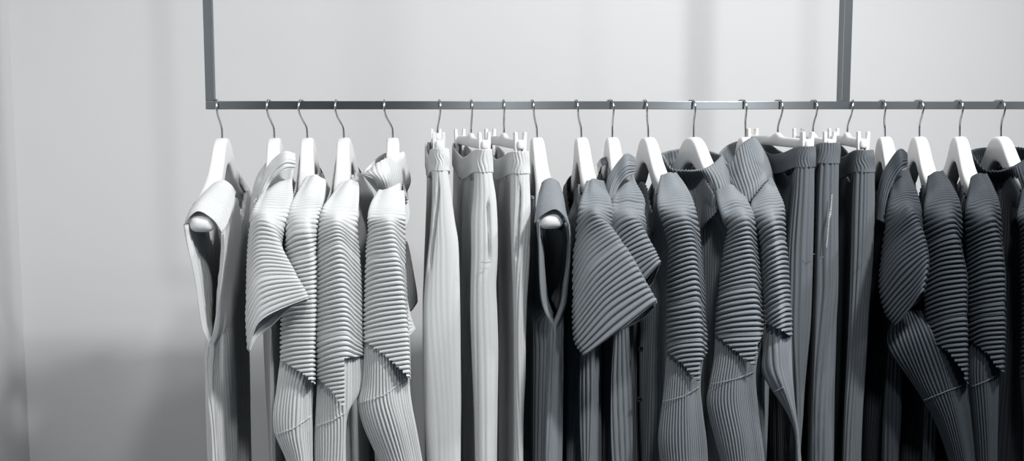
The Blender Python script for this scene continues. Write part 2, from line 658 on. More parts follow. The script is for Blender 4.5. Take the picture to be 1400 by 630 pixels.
def stitch(parent, G, pts, material, name='stitching'):
    """a line of stitching lying on the front of a cloth surface"""
    pr = proj(G.reshape(-1, 3))
    Yv = G.reshape(-1, 3)[:, 1]
    out = []
    A = np.array(pts, float)
    t = np.linspace(0, 1, len(A))
    for q in np.linspace(0.0, 1.0, 40):
        xy = np.array([np.interp(q, t, A[:, 0]), np.interp(q, t, A[:, 1])])
        d = np.linalg.norm(pr - xy, axis=1)
        idx = np.where(d < 4.5)[0]
        if len(idx) == 0:
            continue
        i = idx[np.argmin(Yv[idx])]
        out.append(P(xy[0], xy[1], Yv[i] - 0.0008))
    if len(out) < 4:
        return
    out = np.array(out)
    for _ in range(2):
        out[1:-1, 1] = np.minimum(out[1:-1, 1], (out[:-2, 1] + out[1:-1, 1] + out[2:, 1]) / 3)
    tube(name, out, 0.00065, material, parent, 6, 1)


def folds(seed, A):
    r = np.random.RandomState(seed)
    ph = r.uniform(0, 6.28, 6)
    fr = r.uniform(0.75, 1.25, 3)

    def f(s, z, side):
        d = np.clip((-0.15 - z) / 0.3, 0, 1)
        return A * d * (np.sin(2 * PI * s / 0.12 * fr[0] + ph[0 + side] + 3 * z) + 0.6 * np.sin(2 * PI * s / 0.065 * fr[1] + ph[2 + side] - 6 * z))
    return f


SCOL = [0.20, 0.185, 0.15, 0.125, 0.10, 0.072, 0.035, 0.0, -0.035, -0.072, -0.10, -0.125, -0.15, -0.185, -0.20]


def body(F, material, parent, seed, w=(0.024, 0.024), wl=None, hem=-0.78, A=0.006, dip=(0.085, 0.035), front=0.155, back=0.19, nk=(0.08, 0.05),
         lean=0.0, off=0.0, amp=0.0027, period=0.0072, flare=0.0, spread=0.0, name='body'):
    """the trunk of a top on its hanger: two cloth sides joined at the front and back edges, open at the neck"""
    fo = folds(seed, A)
    zs = [-0.155, -0.20, -0.26, -0.33, -0.41, -0.50, -0.60, -0.69, hem]
    rows = []

    def ring(kind, z):
        pts = []
        for side in (1, 0):                      # right side front->back, then left side back->front
            cols = SCOL if side else SCOL[::-1]
            for s in cols:
                sg = 1 if side else -1
                se = s * (front if s > 0 else back) / 0.20
                t_ = abs(s) / 0.20
                if kind == 'top' or kind == 'top2':
                    neck = smoothstep(nk[0], nk[1], abs(s))
                    zz = htop(min(abs(se), 0.19)) - 0.010 - neck * (dip[side])
                    ww = hwid(min(abs(se), 0.17)) + 0.003
                    if abs(s) > 0.19:
                        zz -= 0.008
                        ww *= 0.5
                    if kind == 'top2':
                        zz -= 0.03
                        ww += 0.003
                    pts.append(F.at(se, sg * ww + off * 0.0, zz))
                else:
                    d = np.clip((-0.13 - z) / 0.45, 0, 1)
                    W = max(w[side] + spread * d, 0.007) * ((0.10 + 0.90 * smoothstep(0.0, 0.85, 1 - t_)) if s > 0 else (0.30 if t_ > 0.99 else (0.72 if t_ > 0.9 else 1.0)))
                    cx = off * np.clip((-0.13 - z) / 0.12, 0, 1) + lean * d
                    se2 = se * (1 + flare * d)
                    pts.append(F.at(se2, sg * W + cx + fo(s, z, side), z))
        return pts
    rows.append(ring('top', 0))
    rows.append(ring('top2', 0))
    for z in zs:
        rows.append(ring('z', z))
    o, G = loft(name, rows, material, parent, 'u', period, amp, seed=seed, res=8, jit=0.5, lane=seed // 10 - 1)
    return o, G


def back_sleeve(F, material, parent, seed, length=0.42, wid=0.030, lean=0.0, amp=0.002, far=False):
    rows = []
    sc = 0.6 if wid < 0.02 else 1.0
    for s, z, ra, rb, w in [(-0.085, -0.075, 0.026, 0.026, 0.0185), (-0.12, -0.091, 0.026, 0.026, 0.0205), (-0.135, -0.098, 0.026, 0.027, 0.0225), (-0.165, -0.110, 0.026, 0.028, 0.026), (-0.205, -0.140, 0.022, 0.022, 0.030),
                            (-0.222, -0.20, 0.022, 0.022, wid), (-0.226, -0.14 - length * 0.5, 0.022, 0.022, wid), (-0.226, -0.14 - length, 0.022, 0.022, wid)]:
        r = []
        if far and s > -0.134:
            continue
        w = max(w * sc, 0.0165)
        for k in range(8):
            t = 2 * PI * k / 8
            if s > -0.19:
                r.append(F.at(s, w * math.cos(t) + lean * abs(z), z + (ra if math.sin(t) > 0 else rb) * math.sin(t)))
            else:
                r.append(F.at(s - ra * math.sin(t), w * math.cos(t) + lean * abs(z), z + 0.012 * math.cos(t)))
        rows.append(r)
    return loft('sleeve', rows, material, parent, 'v', 0.0075, amp, ramp=(0.15, 0.35, 0.25), seed=seed, base=32, res=6, lane=seed // 10 - 1)


GARS = 'pleated tops on the rail'
RP = (0.10, 0.30, 0.16)
ROWS = 0.0073


def top(name, label, cat, F):
    return thing(name, label, cat, GARS, F.o)


def unparent_offset(root):
    """parts are built in world space: shift them into the root's own space"""
    for c in root.children:
        c.matrix_parent_inverse = Matrix.Translation(-Vector(root.location))


# ------------------------------------------------------------------ 1  pale vest
def vest(F, label, material, seed, strap, Lrow, Rrow, bottom, Yf=-0.205, w=0.022, off=0.0, shut=False):
    t = top('vest', label, 'vest', F)
    loft('shoulder', strap, material, t, 'v', 0.0066, 0.0009, closed=False, seed=seed, base=40, outward=(0, -0.5, 1), thick=0.0012)
    # back shoulder
    rows = []
    for s, w_ in ((-0.09, 0.0165), (-0.12, 0.0185), (-0.17, 0.0225), (-0.2, 0.0235)):
        rows.append([F.at(s, -w_, htop(s) - 0.026), F.at(s, -w_ * 0.8, htop(s) - 0.003), F.at(s, 0, htop(s) + 0.005), F.at(s, w_ * 0.8, htop(s) - 0.003), F.at(s, w_, htop(s) - 0.026)])
    loft('shoulder', rows, material, t, 'v', 0.0066, 0.0009, closed=False, seed=seed + 1, base=40, outward=(0, 0.5, 1), thick=0.0012)
    fo = folds(seed, 0.004)
    names = ('front_panel', 'back_panel')
    for k, (edge, sg) in enumerate(((Lrow, -1), (Rrow, 1))):
        rows = []
        # top row follows the edge of the shoulder from front tip to back tip
        allrows = edge + bottom
        for i, (x, y) in enumerate(allrows):
            f = P(x, y, Yf if i < len(edge) else Yf)
            z = f[2] - HZ
            sF = np.dot(f - F.o, F.e)
            nF = np.dot(f - F.o, F.n)
            zb = z
            r = [f]
            for s in (0.17, 0.12, 0.07, 0.03, -0.03, -0.07, -0.12, -0.165, -0.195):
                a = (sF - s) / (sF + 0.2)
                if i == 0:
                    zz = htop(s) - 0.026 - 0.075 * smoothstep(0.115, 0.07, abs(s))
                    nn = sg * (hwid(s) + 0.0065)
                else:
                    top_ = htop(s) - 0.026 - 0.075 * smoothstep(0.115, 0.07, abs(s))
                    zz = min(z, top_ - 0.012 * i)
                    g = math.exp(-(a / (0.35 if i < len(edge) else 0.16)) ** 2)
                    we = max(min(w, abs(nF) + 0.003), w * i / len(edge)) if i < len(edge) else w
                    base = sg * we + off * np.clip((-0.13 - z) / 0.2, 0, 1) + fo(s, zz, k)
                    ge = math.exp(-((1 - a) / 0.12) ** 2) if (i >= len(edge) - 1 or shut) else 0
                    nn = nF * g + base * (1 - g)
                    nn = nn * (1 - ge) + (off * np.clip((-0.13 - z) / 0.2, 0, 1)) * ge
                r.append(F.at(s, nn, zz))
            rows.append(r)
        loft(names[k], rows, material, t, 'u', 0.0125, 0.0042, closed=False, seed=seed + 2 + k, res=14, thick=0.0013, outward=tuple(F.n * sg), jit=0.4, lane=seed // 10 - 1)
    unparent_offset(t)
    return t


def AR(L, C, R, Y):
    if Y > -0.2:
        Y = over_arm(CUR[0], C[0], C[1], Y) + 0.003
    return [P(L[0], L[1], Y + 0.004), P(L[0] + (C[0] - L[0]) * 0.35, C[1] + (L[1] - C[1]) * 0.42, Y - 0.002), P(*C, Y - 0.003), P(R[0] + (C[0] - R[0]) * 0.35, C[1] + (R[1] - C[1]) * 0.42, Y - 0.002), P(R[0], R[1], Y + 0.004)]


F1 = coat_hanger(303.7, 296.0, 298, 277, 'leftmost white hanger, its tip showing in the pale vest', 0.0)
vest(F1, 'pale grey sleeveless vest with open armhole, leftmost on the rail', PALE, 11,
     [AR((289, 254), (305, 246), (322, 262), -0.075), AR((273, 270), (291, 262), (318, 284), -0.13), AR((258, 291), (275, 280), (310, 308), -0.185), AR((252, 308), (271, 289), (303, 318), -0.212)],
     [(252, 308), (257, 335), (267, 376), (273, 417), (278, 449), (285, 466)],
     [(305, 322), (305, 348), (300, 405), (298, 443), (294, 462), (291, 468)],
     [(288, 478), (286, 520), (290, 580), (293, 640), (296, 720), (298, 800)], w=0.015, off=0.0)

# ------------------------------------------------------------------ 2  pale top, stand collar, flared short sleeve
F2 = coat_hanger(375, 364.5, 371, 367, 'white hanger behind the folded collar of the pale short sleeved top')
t = top('short_sleeved_top', 'pale grey pleated top with folded stand collar and wide flared short sleeve', 'top', F2)
body(F2, PALE, t, 21, w=(0.038, 0.014), A=0.003, front=0.172, dip=(0.03, 0.05), spread=-0.020, lean=-0.003)
_, G = loft('sleeve', [
    SH((368, 246), (386, 233), (401, 229), -0.07), SH((362, 264), (383, 248), (399, 246), -0.095), SH((355, 273), (372, 266), (399, 268), -0.145), SH((346, 292), (366, 285), (395, 288), -0.19, 42),
    SR((342, 312), (371, 303), (388, 314), -0.215, M=(354, 300)), SR((339, 350), (382, 335), (385, 339), -0.235, 0.03, 0.016, M=(353, 333)),
    SR((338, 395), (398, 367), (400, 370), -0.256, 0.022, 0.012, M=(355, 367)), SR((337, 440), (410, 390), (412, 393), -0.266, 0.020, 0.010, M=(355, 402), B=(372, 414), kb=0.7),
    SR((339.5, 481), (420, 408), (421, 411), -0.272, 0.020, 0.010, M=(357, 438), B=(370, 447), kb=0.75)],
    PALE, t, 'v', ROWS, 0.0030, RP, seed=22, thick=0.001)
back_sleeve(F2, PALE, t, 23, 0.18)
loft('collar', [
    [P(403, 210, -0.122), P(390, 207, -0.131), P(375, 216, -0.125), P(363, 233, -0.122), P(356, 254, -0.126), P(353, 280, -0.138)],
    [P(404, 220, -0.140), P(391, 218, -0.151), P(376, 228, -0.145), P(366, 243, -0.142), P(359, 260, -0.144), P(355, 284, -0.150)],
    [P(402, 231, -0.138), P(390, 232, -0.152), P(377, 241, -0.151), P(369, 251, -0.145), P(362, 266, -0.152), P(358, 290, -0.155)]],
    PALE, t, 'v', 0.0054, 0.0026, closed=False, seed=24, base=60, outward=(0, -1, 0), res=9, thick=0.001, jit=0.1)
loft('collar', [
    [P(366, 220, -0.020), P(352, 240, -0.030), P(345, 266, -0.050), P(341, 304, -0.080)],
    [P(368, 228, -0.050), P(354, 248, -0.070), P(347, 270, -0.080), P(342.5, 304, -0.100)],
    [P(367, 236, -0.070), P(357, 253, -0.090), P(351, 272, -0.095), P(345, 302, -0.110)]],
    PALE, t, 'v', 0.006, 0.0016, closed=False, seed=25, base=50, outward=(-1, -1, 0), res=9, thick=0.001, jit=0.1)
unparent_offset(t)


# ------------------------------------------------------------------ long-sleeved tops
def long_top(F, name, label, cat, material, seed, rows, cut, lower, st, bodyargs, rp=RP, amp=None, lper=None, lamp=None, neckback=True):
    t = top(name, label, cat, F)
    body(F, material, t, seed, **bodyargs)
    lper = lper or (0.0053 if material is PALE else 0.0047)
    lamp = lamp or (0.0027 if material is PALE else 0.0026)
    rows_ = ROWS if material is PALE else 0.0080
    amp = amp or (0.0031 if material is PALE else 0.0049)
    loft('upper_sleeve', rows, material, t, 'v', rows_, amp, rp, seed=seed + 1, cut=cut)
    lo, G = loft('lower_sleeve', lower, material, t, 'u', lper, lamp, seed=seed + 2, jit=0.6)
    if st:
        stitch(lo, G, st, THREAD[material])
    back_sleeve(F, material, t, seed + 3, 0.40, 0.018 if seed == 51 else 0.030, far='nk' in bodyargs)
    return t


F3 = coat_hanger(420, 408, 416, 416, 'white hanger, third from the left end of the rail')
t = long_top(F3, 'long_sleeved_top', 'pale grey long sleeved pleated top, sleeve partly covered by the flared sleeve', 'top', PALE, 31, [
    SH((419, 243), (432, 238), (446, 247), -0.065), SH((405, 267), (423, 261), (444, 266), -0.13), SH((395, 291), (421, 285), (438, 286), -0.19, 40),
    SR((391, 320), (422, 307), (434, 309), -0.215, M=(402, 308)), SR((391, 352), (426, 341), (432, 338), -0.22), SR((388, 403), (428, 391), (432, 390), -0.222),
    SR((384, 452), (428, 448), (431, 446), -0.224), SR((384, 490), (427, 483), (430, 483), -0.224), SR((384, 530), (427, 525), (430, 525), -0.222)],
    [(378, 488), (388, 495), (408, 507), (426, 522), (432, 526)],
    [SR((386, 474), (424, 486), (428, 490), -0.212, 0.026), SR((378, 536), (410, 534), (427, 532), -0.214, 0.026), SR((374, 569), (408, 566), (426, 566), -0.216, 0.026),
     SR((376.5, 592), (408, 592), (426.5, 592), -0.216, 0.026), SR((393, 632), (414, 632), (427, 632), -0.214, 0.026), SR((402, 690), (418, 690), (430, 690), -0.212, 0.026)],
    [(377, 593), (402, 585), (425, 568)], dict(w=(0.026, 0.024), A=0.005, dip=(0.02, 0.05), front=0.175))
unparent_offset(t)

F4 = coat_hanger(470, 458, 461.5, 463, 'white hanger, fourth from the left end of the rail')
t = long_top(F4, 'long_sleeved_top', 'pale grey long sleeved pleated top with a deep crease down its sleeve', 'top', PALE, 41, [
    SH((467, 250), (480, 245), (491, 251), -0.06), SH((453, 269), (470, 263), (491, 268), -0.13), SH((440, 289), (463, 288), (489, 294), -0.19, 40),
    SR((436, 310), (462, 301), (488, 317), -0.212), SR((433, 352), (466, 337), (493, 364), -0.215, 0.040), SR((432, 402), (470, 390), (495, 412), -0.215, 0.042),
    SR((431, 452), (473, 442), (496, 462), -0.215, 0.042), SR((433, 495), (473, 486), (496, 492), -0.215, 0.042), SR((433, 545), (473, 536), (490, 540), -0.215, 0.04),
    SR((433, 580), (473, 576), (484, 580), -0.215, 0.04)],
    [(428, 514), (434, 517), (452, 535), (471, 559), (472.5, 559), (474, 489), (497, 486)],
    [SR((435, 495), (471, 490), (495, 470), -0.209, 0.034), SR((433, 545), (471, 561), (493, 530), -0.207, 0.034), SR((431.3, 582), (470, 570), (475, 564), -0.209, 0.032),
     SR((431, 632), (468, 632), (472, 632), -0.209, 0.03), SR((432, 690), (468, 690), (474, 690), -0.208, 0.03)],
    [(432, 582), (455, 574), (471, 565)], dict(w=(0.024, 0.026), A=0.005, dip=(0.02, 0.05), front=0.175))
unparent_offset(t)

F5 = coat_hanger(537, 525, 526, 538, 'white hanger standing out of the flopped pale collar', 0.0)
t = long_top(F5, 'long_sleeved_top', 'pale grey long sleeved pleated top with tall collar flopping open to the left', 'top', PALE, 51, [
    SH((517, 262), (534, 257), (553, 262), -0.105), SH((506, 281), (533, 278), (554, 280), -0.16), SH((503, 300), (533, 294), (554, 300), -0.195, 12),
    SR((504, 315), (535, 304), (553.5, 318), -0.212), SR((501, 343), (540, 334), (553.5, 352), -0.218, 0.038), SR((499.5, 389), (548, 379), (555, 392), -0.22, 0.038),
    SR((498.5, 434), (553, 425), (557, 432), -0.222), SR((498, 474), (557, 465), (559, 470), -0.222), SR((497, 530), (558, 520), (560, 524), -0.222)],
    [(493, 464), (500, 468), (528, 489), (556, 514), (561, 518)],
    [SR((499, 450), (530, 456), (557, 474), -0.21, 0.03), SR((495.5, 528), (530, 528), (560, 535), -0.212, 0.032), SR((491, 550), (532, 550), (563, 557), -0.214, 0.032),
     SR((497, 580), (540, 580), (568, 583), -0.214, 0.032), SR((519, 632), (553, 632), (577, 632), -0.21, 0.03), SR((535, 690), (565, 690), (588, 690), -0.21, 0.03)],
    [(491.5, 550), (525, 540), (557, 516)], dict(w=(0.022, 0.008), A=0.002, dip=(0.02, 0.05), front=0.165, back=0.17))
loft('collar', [
    [P(497, 238, -0.12), P(517, 222, -0.13), P(545, 209, -0.085), P(552, 209, 0.0), P(545, 207, 0.06), P(528, 209, 0.05), P(503, 228, -0.06)],
    [P(501, 238, -0.135), P(520, 234, -0.142), P(547, 228, -0.10), P(558, 230, 0.0), P(548, 225, 0.075), P(528, 224, 0.06), P(508, 234, -0.06)],
    [P(512, 243, -0.135), P(526, 247, -0.140), P(548, 246, -0.105), P(561, 247, 0.0), P(549, 243, 0.085), P(528, 240, 0.065), P(515, 242, -0.06)],
    [P(519, 256, -0.118), P(530, 262, -0.122), P(546, 262, -0.10), P(556, 262, 0.0), P(548, 260, 0.085), P(530, 258, 0.065), P(519, 256, -0.06)]],
    PALE, t, 'u', 0.0062, 0.0009, seed=56, res=8, thick=0.0012)
loft('collar_flap', [
    [P(496, 239, -0.121), P(507, 243, -0.118), P(531, 251, -0.11)],
    [P(505, 250, -0.112), P(513, 252, -0.11), P(527, 255, -0.105)],
    [P(517, 265, -0.11), P(520, 262, -0.11), P(525, 258, -0.105)]],
    PALE, t, None, closed=False, seed=57, base=20, outward=(0, -1, 0), thick=0.001)
# hem of the far sleeve and the far front edge showing on the right
loft('sleeve_hem', [
    [P(552, 330, 0.02), P(556, 330, 0.04), P(560, 345, 0.06)],
    [P(553, 380, 0.02), P(560, 385, 0.03), P(569, 395, 0.05)],
    [P(556, 428, 0.02), P(562, 425, 0.03), P(571, 413, 0.05)]],
    PALE, t, 'u', 0.006, 0.0008, closed=False, seed=58, base=30, outward=(0, -1, 0), thick=0.0012)
loft('sleeve_hem', [
    [P(551, 405, -0.17), P(555, 407, -0.165), P(557, 415, -0.16)],
    [P(553, 430, -0.175), P(560, 436, -0.17), P(564, 440, -0.165)],
    [P(555, 460, -0.175), P(562, 456, -0.17), P(568, 449, -0.165)]],
    PALE, t, 'v', 0.006, 0.0012, closed=False, seed=59, base=30, outward=(0, -1, 0), thick=0.0012)
unparent_offset(t)

# ------------------------------------------------------------------ trousers
TGR = 'trousers clipped to hangers'


def trousers(F, label, material, seed, band, legrows, backpx, period, amp, slot=None, gather=0.0055, slack=0.003, zip_=None, mid=None):
    """band: rows (y, left, right) of the near end of the waistband, legrows the same for the near leg"""
    t = thing('trousers', label, 'trousers', TGR, F.o)
    Yn, Yb = -0.172, 0.165

    def ring(y, l, r, l2, r2, Y0, Y1, sag=0.0, bow=0.0):
        c = (l + r) / 2
        a0, a1 = P(l, y, Y0 + 0.010), P(r, y, Y0 + 0.010)
        f = P(c, y, Y0)
        b0, b1 = P(l2, y, Y1 - 0.010), P(r2, y, Y1 - 0.010)
        z = f[2]
        bk = (b0 + b1) / 2
        bk[1] = Y1
        pts = [f, a1, a1 * 0.7 + b1 * 0.3, (a1 + b1) / 2, a1 * 0.3 + b1 * 0.7, b1, bk, b0, b0 * 0.7 + a0 * 0.3, (a0 + b0) / 2, b0 * 0.3 + a0 * 0.7, a0]
        q = []
        for i, p in enumerate(pts):
            p = p.copy()
            p[2] = z
            if i in (2, 3, 4):
                p[0] += bow
                p[2] -= sag * (1.0 if i == 3 else 0.75)
            if i in (8, 9, 10):
                p[0] -= bow
                p[2] -= sag * (1.0 if i == 9 else 0.75)
            q.append(p)
        return q
    # waistband: flat from clip to clip, sagging a little between them
    rows = []
    w2 = 7
    for j, (y, l, r) in enumerate(band):
        rows.append(ring(y, l, r, backpx - w2, backpx + w2, Yn, Yb, 0.020, 0.004))
    rows = [rows[0]] + rows[1:]
    bo, BG = loft('waistband', rows, material, t, 'u', gather, 0.0013, seed=seed, res=7, jit=0.8, thick=0.0012)
    # seat of the trousers down to the crotch, then a near leg and a far leg
    yb, l0, r0 = band[-1]
    allr = [(yb - 1, l0, r0)] + legrows
    ysplit = 470.0
    pad = 1.0

    def interp(y):
        ys = [a[0] for a in allr]
        return np.interp(y, ys, [a[1] for a in allr]), np.interp(y, ys, [a[2] for a in allr])
    def legring(y, l, r, Y0, Y1, first):
        a = smoothstep(240, 420, y)
        wl = (r - l)
        l2 = backpx - w2 - 4 * a
        r2 = backpx + w2 + 4 * a
        # share of the way from near to far edge
        k0, k1 = (Y0 - Yn) / (Yb - Yn), (Y1 - Yn) / (Yb - Yn)
        L0, R0 = l + (l2 - l) * k0, r + (r2 - r) * k0
        L1, R1 = l + (l2 - l) * k1, r + (r2 - r) * k1
        return ring(y, L0, R0, L1, R1, Y0, Y1, 0.020 * (1 - smoothstep(yb, 300, y)), -0.003 - 0.003 * a)
    near = [legring(y, l, r, Yn, 0.0, 0) for y, l, r in allr]
    far = [legring(y, l, r, 0.002, Yb, 0) for y, l, r in allr]
    lo, LG = loft('leg', near, material, t, 'u', period, amp, seed=seed + 1, res=6, jit=1.3, slack=slack, groove=slot, ramp=(0.02, 0.2, 0.9), lane=seed // 10 - 1)
    loft('leg', far, material, t, 'u', period, amp, seed=seed + 2, res=6, jit=1.3, slack=slack, lane=seed // 10 - 1)
    return t, lo, LG


C6 = clip_hanger(598, 602, 599, 600, 'white clip hanger, leftmost of the clip hangers, on the pale trousers')
t, lo, G = trousers(C6, 'pale grey trousers hanging on their own at the gap, leftmost of the trousers', PALET, 61,
    [(203, 593, 611), (212, 592, 611.5), (222, 592, 612), (234, 592, 612)],
    [(240, 592, 613), (269, 592, 617), (307, 590, 622), (333, 588, 627), (391, 582, 630), (430, 579, 631), (493, 579, 632), (557, 580.5, 633.5), (632, 584, 632), (760, 588, 632), (900, 590, 630)],
    591, 0.011, 0.0005, slack=0.0035, slot=[(600, 252), (596, 290), (591, 330), (588, 360)])
unparent_offset(t)

C7 = clip_hanger(644, 645.5, 642.5, 662, 'white clip hanger, second of the clip hangers from the left')
t, lo, G = trousers(C7, 'pale grey trousers in the middle of the three pale pairs', PALET, 71,
    [(204, 653, 671), (213, 652, 671.5), (223, 651, 672), (236, 650.5, 672.5)],
    [(242, 650.5, 673), (269, 649.5, 677.5), (300, 647, 680), (350, 647, 680.6), (391, 646, 678), (430, 646, 680), (480, 648, 682), (557, 651, 680), (632, 652, 678), (760, 654, 677), (900, 656, 676)],
    627, 0.009, 0.0008, slack=0.002, slot=[(667, 275), (669, 320), (670, 356)])
tube('bartack', [P(658, 358, -0.184), P(664, 359, -0.186), P(671, 358, -0.185)], 0.0007, THREAD[GREY], t, 6, 3)
unparent_offset(t)

C8 = clip_hanger(689, 689.3, 687, 711, 'white clip hanger beside the slate vest, third clip hanger from the left')
t, lo, G = trousers(C8, 'pale grey trousers pressed against the slate vest, narrowest of the pale pairs', PALET, 81,
    [(207, 701, 721), (216, 700.5, 722), (226, 700.5, 722.5), (238, 700.5, 723)],
    [(244, 700.5, 723), (262, 701, 724), (290, 701, 725), (350, 702, 723.5), (413, 703.5, 720), (460, 704, 719), (525, 704, 718), (570, 704, 716), (632, 704, 715.5), (760, 705, 716), (900, 706, 716)],
    671, 0.006, 0.0012, slack=0.0015, slot=[(711, 255), (708, 300), (706, 352)])
unparent_offset(t)

# ------------------------------------------------------------------ 9  slate vest
F9 = coat_hanger(734, 729.5, 725, 753, 'white hanger whose rounded tip shows in the slate vest')
vest(F9, 'slate grey sleeveless vest with a long open armhole, beside the pale trousers', GREY, 91,
     [AR((740, 251), (752, 243), (764, 250), -0.075), AR((736, 270), (754, 262), (770, 268), -0.13), AR((732, 292), (757, 279), (774, 292), -0.19), AR((730.5, 305), (759, 286), (778, 309), -0.215)],
     [(730.5, 305), (733, 333), (736, 368), (739, 397), (743, 419), (750, 436)],
     [(778, 309), (780, 328), (778.5, 356), (773, 391), (769, 416), (762, 436)],
     [(756.5, 447), (755, 490), (752, 540), (750, 600), (750, 700), (750, 800)], w=0.033, off=-0.006, shut=True)

# ------------------------------------------------------------------ 10, 11  slate short-sleeved tops
F10 = coat_hanger(794.6, 790, 785, 817, 'white hanger with both arms clear, over the large flared slate sleeve')
t = top('short_sleeved_top', 'slate grey pleated top with the largest flared short sleeve pointing right', 'top', F10)
body(F10, GREY, t, 101, w=(0.034, 0.030), A=0.013, period=0.0056, amp=0.0024, front=0.14, dip=(0.07, 0.06), nk=(0.150, 0.115))
loft('sleeve', [
    SH((802, 250), (813, 244), (826, 248), -0.075), SH((797, 267), (813, 261), (832, 265), -0.135), SH((793, 287), (818, 282), (836, 286), -0.19, 40),
    SR((790, 312), (818, 292), (836, 302), -0.21, M=(804, 296)), SR((786, 352), (830, 309), (838, 319), -0.230, 0.03, 0.018, M=(805, 323)),
    SR((785, 397), (843, 326), (846, 331), -0.252, 0.024, 0.014, M=(806, 354)), SR((785, 434), (862, 354), (865, 358), -0.268, 0.020, 0.010, M=(817, 388)),
    SR((787.5, 468), (880, 389), (883, 393), -0.276, 0.020, 0.010, M=(830, 420)), SR((799, 485), (895.5, 414), (897, 418), -0.280, 0.020, 0.010, M=(846, 453))],
    GREY, t, 'v', 0.0086, 0.0054, RP, seed=102, thick=0.001)
back_sleeve(F10, GREY, t, 103, 0.2, far=True)
unparent_offset(t)

F11 = coat_hanger(837, 839, 828, 859, 'white hanger behind the ribbed slate collar, right of the large flared sleeve')
t = top('short_sleeved_top', 'slate grey buttoned top with ribbed collar band and a smaller pointed short sleeve', 'top', F11)
_, BG = body(F11, GREY, t, 111, w=(0.030, 0.032), A=0.011, period=0.0056, amp=0.0024, front=0.14)
loft('sleeve', [
    SH((847, 255), (857, 241), (866, 238), -0.07), SH((842, 264), (857, 251), (868, 247), -0.09), SH((838, 277), (859, 270), (879, 274), -0.15), SH((836, 292), (858, 284), (880, 290), -0.195, 36),
    SR((832, 327), (865, 296), (881, 307), -0.212, M=(846, 304)), SR((831, 362), (876, 314), (882, 320), -0.216, M=(848, 333)),
    SR((833, 397), (891, 341), (893, 345), -0.218, M=(858, 358)), SR((846, 428), (901, 361), (902, 365), -0.22, M=(872, 394), B=(880, 402))],
    GREY, t, 'v', 0.0078, 0.0050, RP, seed=112, thick=0.001)
back_sleeve(F11, GREY, t, 113, 0.2)
loft('collar', [
    [P(867, 215, -0.124), P(856, 210, -0.132), P(842, 226, -0.129), P(832, 243, -0.132), P(828, 262, -0.140), P(828, 285, -0.155)],
    [P(868, 226, -0.144), P(857, 226, -0.159), P(844, 238, -0.154), P(837, 252, -0.156), P(833, 270, -0.163), P(831, 290, -0.170)],
    [P(867, 237, -0.144), P(856, 242, -0.156), P(846, 254, -0.156), P(840, 268, -0.163), P(837, 284, -0.175), P(836, 300, -0.180)]],
    GREY, t, 'v', 0.0056, 0.0028, closed=False, seed=114, base=60, outward=(0, -1, 0), res=9, thick=0.001, jit=0.1)
loft('collar', [
    [P(832, 214, 0.02), P(823, 216, 0.0), P(817, 224, -0.03)],
    [P(832, 224, -0.02), P(822, 228, -0.03), P(818, 236, -0.05)]],
    GREY, t, 'v', 0.005, 0.0014, closed=False, seed=115, base=24, outward=(0, -1, 0), thick=0.001, jit=0.1)
_bp = proj(BG.reshape(-1, 3))
for by, bx in ((477, 876), (546, 874.5)):
    _i = np.where(np.linalg.norm(_bp - np.array([bx, by]), axis=1) < 5)[0]
    c = P(bx, by, (BG.reshape(-1, 3)[_i, 1].min() if len(_i) else -0.16) - 0.0015)
    V, Fc = [], []
    for dy, rr in ((0.0008, 0.0045), (-0.0008, 0.0045), (-0.0013, 0.0036)):
        V += [(c[0] + rr * math.cos(2 * PI * k / 20), c[1] + dy, c[2] + rr * math.sin(2 * PI * k / 20)) for k in range(20)]
    for i in range(2):
        for k in range(20):
            Fc.append((i * 20 + k, i * 20 + (k + 1) % 20, (i + 1) * 20 + (k + 1) % 20, (i + 1) * 20 + k))
    Fc += [tuple(range(20)), tuple(range(40, 60))[::-1]]
    link('button', mesh('button', V, Fc, BUTTON), t)
unparent_offset(t)

# ------------------------------------------------------------------ 12, 13, 14  slate long-sleeved tops
F12 = coat_hanger(886, 884.5, 878, 930, 'white hanger with a broad front arm, left of the funnel collar')
t = long_top(F12, 'long_sleeved_top', 'slate grey long sleeved pleated top without collar, left of the funnel collar', 'top', GREY, 121, [
    SH((903, 242), (915, 235), (925, 237), -0.062), SH((899, 263), (922, 254), (939, 257), -0.125), SH((901, 286), (932, 279), (949, 283), -0.185, 40),
    SR((908, 307), (937, 296), (953, 304), -0.208), SR((915, 341), (947, 329), (958, 347), -0.214, 0.038), SR((913, 386), (951, 374), (962, 394), -0.214, 0.038),
    SR((912.5, 429), (954, 420), (963, 432), -0.214, 0.038), SR((912, 469), (957, 460), (966, 466), -0.214, 0.038), SR((912, 532), (958, 522), (962, 526), -0.214)],
    [(905, 478), (912, 481), (935, 501), (956, 524.5), (957.5, 524), (959, 496), (970, 478)],
    [SR((913, 464), (940, 476), (966, 455), -0.204, 0.028), SR((908.5, 527), (938, 520), (957, 524), -0.206, 0.03), SR((905, 557), (936, 556), (960, 562), -0.208, 0.03),
     SR((900.5, 598), (936, 598), (965, 602), -0.208, 0.03), SR((904, 632), (938, 632), (967, 632), -0.206, 0.03), SR((916, 690), (945, 690), (970, 690), -0.205, 0.03)],
    [(906, 549), (936, 541), (956, 528)], dict(w=(0.032, 0.030), A=0.006, dip=(0.07, 0.06), nk=(0.150, 0.115)))
unparent_offset(t)

